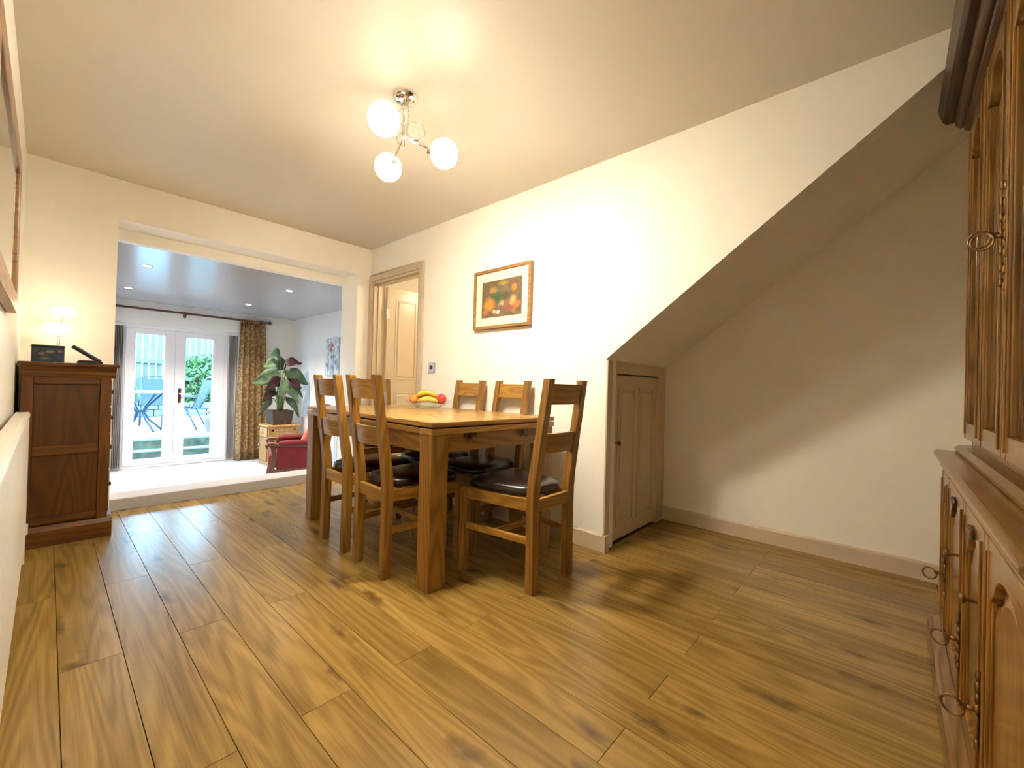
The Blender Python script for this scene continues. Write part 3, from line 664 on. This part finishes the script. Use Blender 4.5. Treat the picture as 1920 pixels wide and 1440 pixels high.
# curtain pole and curtains
poleM = wood('dark_pole_wood', (.13, .045, .022), (.07, .022, .012), 'x', .35, 2)
cp = thing('curtain_pole', 'dark wooden curtain pole above the French doors', 'curtain pole', (1.48, LY-.09, 1.957))
obj('rod', B().tube([(-1.05, 0, 0), (1.02, 0, 0)], .016, 12), poleM, cp, smooth='auto')
for s in (-1, 1): obj('finial', B().lathe([(.016, 0), (.026, s*.012), (.030, s*.03), (.022, s*.05), (.008, s*.06)], (1.02*s if s > 0 else -1.05, 0, 0), 12, True, 'x'), poleM, cp, smooth='auto')
for x in (-.98, -.10, .96): obj('bracket', B().box(x-.012, x+.012, -.012, .089, -.035, -.014).box(x-.02, x+.02, .078, .089, -.06, .03), poleM, cp, .003)
M, N, L, p = newmat('gold_damask_curtain'); nt = M.node_tree
tc = node(nt, 'ShaderNodeTexCoord')
v1 = node(nt, 'ShaderNodeTexVoronoi', {'Vector': tc.outputs['Object'], 'Scale': 24})
n1 = node(nt, 'ShaderNodeTexNoise', {'Vector': tc.outputs['Object'], 'Scale': 30, 'Detail': 3})
L.new(mixc(nt, mathn(nt, 'MULTIPLY', v1.outputs['Distance'], 1.6, True), ramp(nt, n1.outputs[0], [(.35, (.42, .28, .12)), (.7, (.58, .43, .22))]), (.22, .115, .04)), p.inputs['Base Color'])
p.inputs['Roughness'].default_value = .85
curtM = M
def curtain(x0, x1, xb0, xb1, label, loc, folds=5):
    t = thing('curtain', label, 'curtain', loc, group='gold patterned curtains')
    nz, nu = 14, 112; z1 = 1.935-LZ; vs = []; fs = []
    for j in range(nz+1):
        w = j/nz; z = z1*(1-w)+.012*w
        a, c = x0+(xb0-x0)*w**.8, x1+(xb1-x1)*w**.8
        amp = .028+.026*w
        for i in range(nu+1):
            u = i/nu
            ph = 2*PI*folds*u+.5*math.sin(3*u+2*w)
            vs.append((a+(c-a)*u+.012*math.sin(2*ph), amp*math.sin(ph)+.012*math.sin(11*u+3*w), z))
    for j in range(nz):
        for i in range(nu): q = j*(nu+1)+i; fs.append((q, q+1, q+nu+2, q+nu+1))
    o = obj('fabric', B().add(vs, fs), curtM, t, smooth=True)
    md = o.modifiers.new('thick', 'SOLIDIFY'); md.thickness = .004
    hd = B()
    for i in range(folds*2+1):
        x = x0+(x1-x0)*i/(folds*2); hd.box(x-.008, x+.008, -.022, .022, z1-.03, z1+.042)
    obj('heading_tabs', hd, curtM, t, .003)
curtain(2.10-2.28, 2.455-2.28, 2.065-2.28, 2.55-2.28, 'gold patterned curtain hanging right of the French doors', (2.28, LY-.09, LZ))
curtain(-.17, .17, -.20, .165, 'gold patterned curtain left of the French doors, mostly behind the pier', (.415, LY-.09, LZ))

# =================================================================== LOUNGE: CABINET, PLANT, ARMCHAIR, ART, RADIATOR
pc = thing('bedside_cabinet', 'small honey pine cabinet carrying the leafy plant', 'cabinet', (2.54, 7.34, LZ))
obj('body', bx(-.225, .215, -.20, .18, .04, .60), pineM, pc, .004)
obj('top', bx(-.25, .235, -.225, .20, .60, .628), pineM, pc, .008)
obj('plinth', bx(-.235, .225, -.21, .19, 0, .06), pineM, pc, .004)
dr = obj('drawer', bx(-.242, -.225, -.17, .15, .44, .585), pineM, pc, .004)
obj('knob', B().lathe([(.006, 0), (.008, -.01), (.016, -.018), (.012, -.028), (.001, -.03)], (-.242, -.01, .51), 12, True, 'x'), pineM, dr, smooth=True)
dr = obj('door', bx(-.242, -.225, -.17, .15, .07, .425), pineM, pc, .004)
obj('knob', B().lathe([(.006, 0), (.008, -.01), (.016, -.018), (.012, -.028), (.001, -.03)], (-.242, .11, .30), 12, True, 'x'), pineM, dr, smooth=True)
obj('end_panel', panel_field(B(), -.18, .17, .10, .56, -.20, -1, .008, .03), pineM, pc, .002)

PX, PY, PZ = 2.52, 7.30, LZ+.628
pt = thing('potted_plant', 'large leafy houseplant in a square brown pot on the pine cabinet', 'plant', (PX, PY, PZ))
obj('pot', B().loft([[(-w, -w, z), (w, -w, z), (w, w, z), (-w, w, z)] for w, z in ((.135, 0), (.158, .20), (.162, .225), (.148, .225), (.140, .19))]), potM, pt, .012)
obj('soil', bx(-.139, .139, -.139, .139, .185, .193), soilM, pt)
def leaf(base, tip, wid, mt, droop=.25, roll=0.0, fold=.25):
    base, tip = Vector(base), Vector(tip); ax = tip-base; Ln = ax.length; ax.normalize()
    side = ax.cross(Vector((.25, -.9, .35))); side = side.normalized() if side.length > .1 else Vector((1, 0, 0))
    side = Matrix.Rotation(roll, 3, ax) @ side
    up = side.cross(ax).normalized(); vs = []; n = 9; fs = []
    for i in range(n+1):
        u = i/n; w = wid*(math.sin(PI*min(1, u**.62))**.8 if 0 < u < 1 else .02)
        c = base+ax*(Ln*u)+Vector((0, 0, -droop*Ln*u*u))+up*(.06*Ln*math.sin(PI*u))
        for s in (-1, -.5, 0, .5, 1):
            vs.append(c+side*(w*s)+up*(fold*w*abs(s)*abs(s)*(1 if s else 0))+Vector((0, 0, .012*math.sin(9*u+s*3))))
    for i in range(n):
        for k in range(4): q = i*5+k; fs.append((q, q+1, q+6, q+5))
    o = obj('leaf', B().add(vs, fs), mt, pt, smooth=True)
    md = o.modifiers.new('thick', 'SOLIDIFY'); md.thickness = .003
    return o
def stem(a, c):
    a, c = Vector(a), Vector(c); mid = a.lerp(c, .55)+Vector((0, 0, .06))+(a-c)*.0
    mid.x = a.x+(c.x-a.x)*.35; mid.y = a.y+(c.y-a.y)*.35
    pth = [a.lerp(mid, t).lerp(mid.lerp(c, t), t) for t in [i/6 for i in range(7)]]
    obj('stem', B().tube(pth, [.011, .011, .010, .009, .008, .007, .006], 7), stemM, pt, smooth=True)
# (leaf base x,y,z) (tip) width material, relative to the pot base; x right, z up
LV = [((-.02, 0, 1.10), (-.20, -.06, 1.17), .095, leafM, .25), ((-.05, .02, 1.00), (-.26, -.02, .93), .085, leafPaleM, .1),
      ((.05, -.02, .98), (.30, -.05, 1.03), .080, leafRedM, .15), ((-.03, -.05, .80), (-.44, -.10, .70), .130, leafPaleM, .12),
      ((-.04, -.10, .74), (-.28, -.20, .60), .090, leafRedM, .1), ((.06, -.03, .82), (.40, -.08, .74), .125, leafM, .25),
      ((.08, -.10, .72), (.26, -.16, .62), .075, leafRedM, .2), ((.10, .02, .66), (.36, .02, .52), .085, leafM, .3),
      ((.02, -.12, .74), (-.08, -.22, .45), .085, leafPaleM, .0), ((.08, -.08, .58), (.24, -.12, .36), .085, leafPaleM, .1),
      ((-.08, -.02, .56), (-.28, -.06, .43), .075, leafRedM, .3), ((-.10, -.04, .60), (-.26, -.10, .60), .06, leafM, .3),
      ((.08, 0, .44), (.28, -.05, .16), .075, leafM, .15), ((-.12, .0, .42), (-.32, -.02, .17), .045, leafM, .1),
      ((0, .05, .86), (.04, .12, 1.16), .08, leafM, .2), ((-.02, .06, .70), (-.12, .22, .82), .10, leafM, .3), ((.0, -.06, .62), (-.14, -.14, .70), .09, leafM, .35), ((.03, -.09, .80), (.12, -.18, .86), .075, leafM, .4)]
for i, (a, c, w, mt, dp) in enumerate(LV):
    stem((random.uniform(-.04, .04), random.uniform(-.04, .04), .18), a)
    leaf(a, c, w, mt, dp, random.uniform(-.3, .3))

AC = Vector((2.20, 5.79, LZ))
ac = thing('armchair', 'crimson upholstered armchair with brown wooden frame in the lounge', 'armchair', AC, R(-18))
for s in (-1, 1):
    y = s*.30
    b = B()
    rings = []
    for x, z, w, d in ((-.30, 0, .022, .026), (-.285, .14, .024, .032), (-.262, .26, .022, .030), (-.235, .40, .020, .028), (-.255, .50, .018, .026), (-.29, .535, .015, .02)):
        rings.append([(x-d, y-w, z), (x+d, y-w, z), (x+d, y+w, z), (x-d, y+w, z)])
    obj('front_leg', b.loft(rings), mahogM, ac, .006)
    obj('arm_rail', B().tube([(-.315, y, .50), (-.325, y, .525), (-.30, y, .548), (-.26, y, .552), (-.18, y, .535), (.0, y, .52), (.30, y, .53)], [.012, .018, .024, .026, .024, .022, .022], 10), mahogM, ac, smooth=True)
    obj('back_leg', B().loft([[(x-.02, y-.02, z), (x+.02, y-.02, z), (x+.02, y+.02, z), (x-.02, y+.02, z)] for x, z in ((.36, 0), (.33, .2), (.34, .5), (.42, 1.0))]), mahogM, ac, .004)
    obj('side_rail', bx(-.27, .33, y-.018, y+.018, .185, .245), mahogM, ac, .004)
    obj('side_panel', bx(-.215, .33, y-.020, y+.020, .246, .51), redM, ac, .008)
    obj('arm_pad', B().loft([[(x, y+r_*math.cos(t)*1.1, .548+h_+r_*.75*math.sin(t)) for t in [2*PI*k/14 for k in range(14)]] for x, r_, h_ in ((-.20, .012, 0), (-.185, .036, .006), (-.12, .048, .012), (.12, .050, .012), (.28, .045, .010), (.31, .015, 0))]), redM, ac, smooth=True)
obj('front_rail', bx(-.285, -.25, -.28, .28, .185, .25), mahogM, ac, .004)
obj('back_rail', bx(.315, .345, -.28, .28, .19, .25), mahogM, ac, .004)
obj('seat_cushion', B().box(-.30, .29, -.272, .272, .252, .42), redM, ac, .045, seg=4, smooth=True)
bc = B().box(-.06, .07, -.272, .272, 0, .62); bc.xf(Matrix.Translation((.31, 0, .40)) @ Matrix.Rotation(R(8), 4, 'Y'))
obj('back_cushion', bc, redM, ac, .045, seg=4, smooth=True)
tp = thing('throw_pillow', 'red and cream patterned cushion resting in the armchair', 'cushion', AC+Matrix.Rotation(R(-18), 3, 'Z') @ Vector((.14, -.06, .425)), R(-18))
pb = B().loft([[(.19*q*(abs(math.cos(t))**.5)*(1 if math.cos(t) > 0 else -1), h, .19*q*(abs(math.sin(t))**.5)*(1 if math.sin(t) > 0 else -1)) for t in [2*PI*k/24 for k in range(24)]] for q, h in ((.05, -.062), (.45, -.056), (.8, -.036), (1, 0), (.8, .036), (.45, .056), (.05, .062))])
pb.xf(Matrix.Translation((0, 0, .165)) @ Matrix.Rotation(R(24), 4, 'Y') @ Matrix.Rotation(R(78), 4, 'Z'))
obj('cover', pb, redPatM, tp, smooth=True)

av = thing('canvas_print', 'narrow canvas of red poppies on grey hung on the lounge wall', 'picture', (LX1, 6.37, 1.09))
popM = picture('poppy_print', [(.28, (.10, .13, .16)), (.42, (.30, .36, .40)), (.56, (.62, .64, .62)), (.72, (.72, .71, .66))], [(.52, .80, .17, .09, (.50, .06, .03)), (.62, .68, .16, .09, (.48, .05, .03)), (.80, .28, .10, .07, (.32, .07, .06)), (.40, .50, .25, .05, (.16, .22, .13)), (.45, .20, .2, .1, (.16, .20, .27)), (.2, .35, .12, .1, (.18, .22, .28))], (1, 2), .6, 7)
obj('canvas', bx(-.035, -.002, -.22, .22, 0, .57), popM, av, .003)
lr = thing('panel_radiator', 'white radiator on the lounge wall behind the red armchair', 'radiator', (LX1, 6.45, LZ+.14))
b = B(); pts = []
for i in range(26):
    y = -.93+1.86*i/26; s = 1.86/26; pts += [(-.085, y), (-.085, y+s*.6), (-.080, y+s*.72), (-.080, y+s*.9)]
b.prism(pts+[(-.085, .93), (-.06, .93), (-.06, -.93)], 0, .58, 'z')
whiteRadM = plain('bright_white_enamel', (.80, .78, .75), .35, var=.01)
obj('front_panel', b, whiteRadM, lr)
obj('casing', B().box(-.090, -.025, -.95, -.93, 0, .60).box(-.090, -.025, .93, .95, 0, .60).box(-.090, -.025, -.95, .95, .585, .60), whiteRadM, lr, .003)
obj('back_panel', bx(-.04, -.002, -.93, .93, .05, .55), whiteRadM, lr)

# =================================================================== GARDEN
slabM = plain('pale_patio_stone', (.20, .21, .205), .8, var=.12, vscale=3, bmp=.3, bscale=20)
mossM = plain('mossy_brick', (.075, .085, .05), .9, var=.5, vscale=10, bmp=.6, bscale=30)
fenceM = wood('weathered_fence_board', (.085, .095, .085), (.055, .062, .057), 'z', .8, .6, rnd=.2)
metalM = plain('slate_grey_metal', (.02, .032, .06), .4, .3, var=.1)
slingM = plain('blue_grey_sling', (.012, .024, .032), .7, var=.1, vscale=40)
stoneM = plain('pale_walling_stone', (.10, .10, .095), .9, var=.25, vscale=6, bmp=.5, bscale=30)
struct('ground', bx(-6, 9, 8.3, 22, -.50, -.345), mossM, 'garden ground outside the French doors', 'ground')
stp = struct('trim_4', bx(-2.5, 5.5, 8.62, 8.84, -.345, -.19), mossM, 'mossy brick step up to the patio', 'step', .005)
obj('tread', bx(-2.5, 5.5, 8.60, 8.84, -.19, -.165), slabM, stp, .006)
pa = struct('patio', bx(-3, 6, 8.82, 14.2, -.345, -.03), mossM, 'raised stone patio in the garden', 'patio')
ws = .62
for i in range(9):
    for j in range(9):
        x0 = -1.2+ws*i; y0 = 8.80+ws*j
        o = obj('paving_slab', bx(-ws/2+.004, ws/2-.004, -ws/2+.004, ws/2-.004, -.03, 0), slabM, pa, loc=(x0+ws/2, y0+ws/2, 0)) if (i, j) == (0, 0) else link('paving_slab', slab0, pa, (x0+ws/2, y0+ws/2, 0))
        if (i, j) == (0, 0): slab0 = o.data
fe = thing('garden_fence', 'pale timber board fence across the end of the garden', 'fence', (2.2, 16.0, -.345))
bd = None
for i in range(44):
    x = -3.4+.155*i
    if bd is None: o = obj('board', bx(-.062, .062, -.012, .012, .05, 3.7), fenceM, fe); bd = o.data
    else: o = link('board', bd, fe)
    o.location = (x, -.03 if i % 2 else 0, 0)
for z in (.5, 1.75, 3.2): obj('rail', bx(-3.5, 3.5, .015, .07, z, z+.10), fenceM, fe, loc=(0, 0, 0))
obj('rail', bx(-3.5, 3.5, -.10, -.05, 1.74, 1.86), fenceM, fe)
# low walling stones behind the patio
lw = thing('garden_wall', 'low pale stone garden wall behind the patio furniture', 'wall', (2.2, 13.9, 0))
for r_ in range(2):
    x = -3.2-.2*r_
    while x < 3.2:
        w = random.uniform(.28, .5); obj('stone', bx(x, x+w-.012, -.14+random.uniform(-.015, .015), .14, r_*.17+.001, r_*.17+.165), stoneM, lw, .02); x += w
bushM = plain('spring_green_foliage', (.04, .095, .02), .6, var=.5, vscale=5)
def bush(name, label, c, rad, n, cat='bush'):
    t = thing(name, label, cat, (c[0], c[1], c[2]-rad[2]))
    vs = []; fs = []
    for i in range(n):
        d = Vector((random.gauss(0, 1), random.gauss(0, 1), random.gauss(0, 1))).normalized()*random.uniform(.55, 1.0)
        p = Vector((d.x*rad[0], d.y*rad[1], d.z*rad[2]+rad[2])); s = random.uniform(.05, .10)
        a = Vector((random.gauss(0, 1), random.gauss(0, 1), random.gauss(0, 1))).normalized(); b2 = a.cross(Vector((random.gauss(0, 1), random.gauss(0, 1), random.gauss(0, 1)))).normalized()
        o = len(vs); vs += [p-a*s, p+b2*s*.45, p+a*s, p-b2*s*.45]; fs.append((o, o+1, o+2, o+3))
    o = obj('foliage', B().add(vs, fs), bushM, t); o['kind'] = 'stuff'
    obj('trunk', B().tube([(0, 0, 0), (.02, 0, rad[2]*.6), (0, .02, rad[2]*1.2)], [.04, .03, .015], 8), plain('bark', (.08, .05, .03), .9), t)
bush('garden_bush', 'bright green bush in front of the fence seen through the right pane', (3.05, 14.7, .85), (.85, .55, .85), 3200)
bush('garden_bush', 'small green shrub against the fence seen through the left pane', (1.15, 15.3, .60), (.5, .35, .6), 1000)
#bush('climbing_shrub', 'pale climbing shrub high on the fence at the left', (1.35, 15.6, 2.35), (.35, .2, .45), 260, 'shrub')

gt = thing('garden_table', 'round glass topped patio table with curved metal legs', 'garden table', (1.16, 10.2, 0))
obj('table_top', B().lathe([(.001, .712), (.505, .712), (.51, .72), (.505, .728), (.001, .728)], n=40), plain('frosted_glass_top', (.62, .68, .72), .08, var=.02), gt, smooth='auto')
obj('rim', B().tube([(.51*math.cos(t), .51*math.sin(t), .718) for t in [2*PI*i/40 for i in range(40)]], .016, 8, True), plain('pale_metal_rim', (.7, .72, .75), .2, .6), gt, smooth=True)
for k in range(4):
    a = R(25+90*k); ca, sa = math.cos(a), math.sin(a)
    obj('leg', B().tube([(ca*r_, sa*r_, z) for r_, z in ((.40, .71), (.28, .60), (.12, .45), (.06, .34), (.14, .20), (.30, .06), (.36, .0))], .018, 8), metalM, gt, smooth=True)
obj('tie_ring', B().tube([(.10*math.cos(t), .10*math.sin(t), .36) for t in [2*PI*i/20 for i in range(20)]], .012, 6, True), metalM, gt, smooth=True)
def garden_chair(label):
    t = thing('garden_chair', label, 'garden chair', group='garden chairs')
    for s in (-1, 1):
        x = s*.25
        obj('side_frame', B().tube([(x, .26, 0), (x, .24, .38), (x, .20, .42), (x, -.20, .40), (x, -.27, .55), (x, -.42, .98)], .013, 8), metalM, t, smooth=True)
        obj('leg', B().tube([(x, -.12, .40), (x, -.30, 0)], .013, 8), metalM, t, smooth=True)
        obj('armrest', B().tube([(x*1.08, .22, .40), (x*1.1, .23, .60), (x*1.1, .12, .635), (x*1.08, -.30, .62)], .013, 8), metalM, t, smooth=True)
    obj('top_bar', B().tube([(-.25, -.42, .98), (-.15, -.43, 1.01), (.15, -.43, 1.01), (.25, -.42, .98)], .013, 8), metalM, t, smooth=True)
    obj('sling', B().loft([[(-.245, y-.002, z), (.245, y-.002, z), (.245, y+.004, z+.004), (-.245, y+.004, z+.004)] for y, z in ((.22, .415), (.0, .395), (-.19, .40), (-.27, .56), (-.41, .95))]), slingM, t)
    return t
g0 = garden_chair('sling garden chair with its back to the bush, right of the patio table'); g0.location = (1.80, 10.25, 0); g0.rotation_euler.z = R(62)
dup(g0, (1.55, 11.45, 0), R(172), 'sling garden chair behind the patio table, facing the house')
dup(g0, (.35, 10.0, 0), R(-60), 'sling garden chair at the left of the patio table')
fp = thing('flower_pot', 'terracotta pot of pink flowers at the patio edge', 'flower pot', (2.07, 9.35, 0))
obj('pot', B().lathe([(.001, 0), (.09, 0), (.13, .24), (.145, .24), (.145, .28), (.12, .28), (.115, .24), (.001, .24)], n=20), plain('pale_terracotta', (.18, .12, .10), .8, var=.15), fp, smooth='auto')
for i in range(16):
    a = random.uniform(0, 2*PI); r_ = random.uniform(0, .12); z = random.uniform(.36, .50)
    obj('flower', B().ball((r_*math.cos(a), r_*math.sin(a), z), (.028, .028, .018), 8, 5), redPink if i else (redPink := plain('pink_petals', (.5, .09, .12), .7)), fp)
    obj('stem', B().tube([(0, 0, .24), (r_*math.cos(a), r_*math.sin(a), z)], .004, 5), stemM, fp)
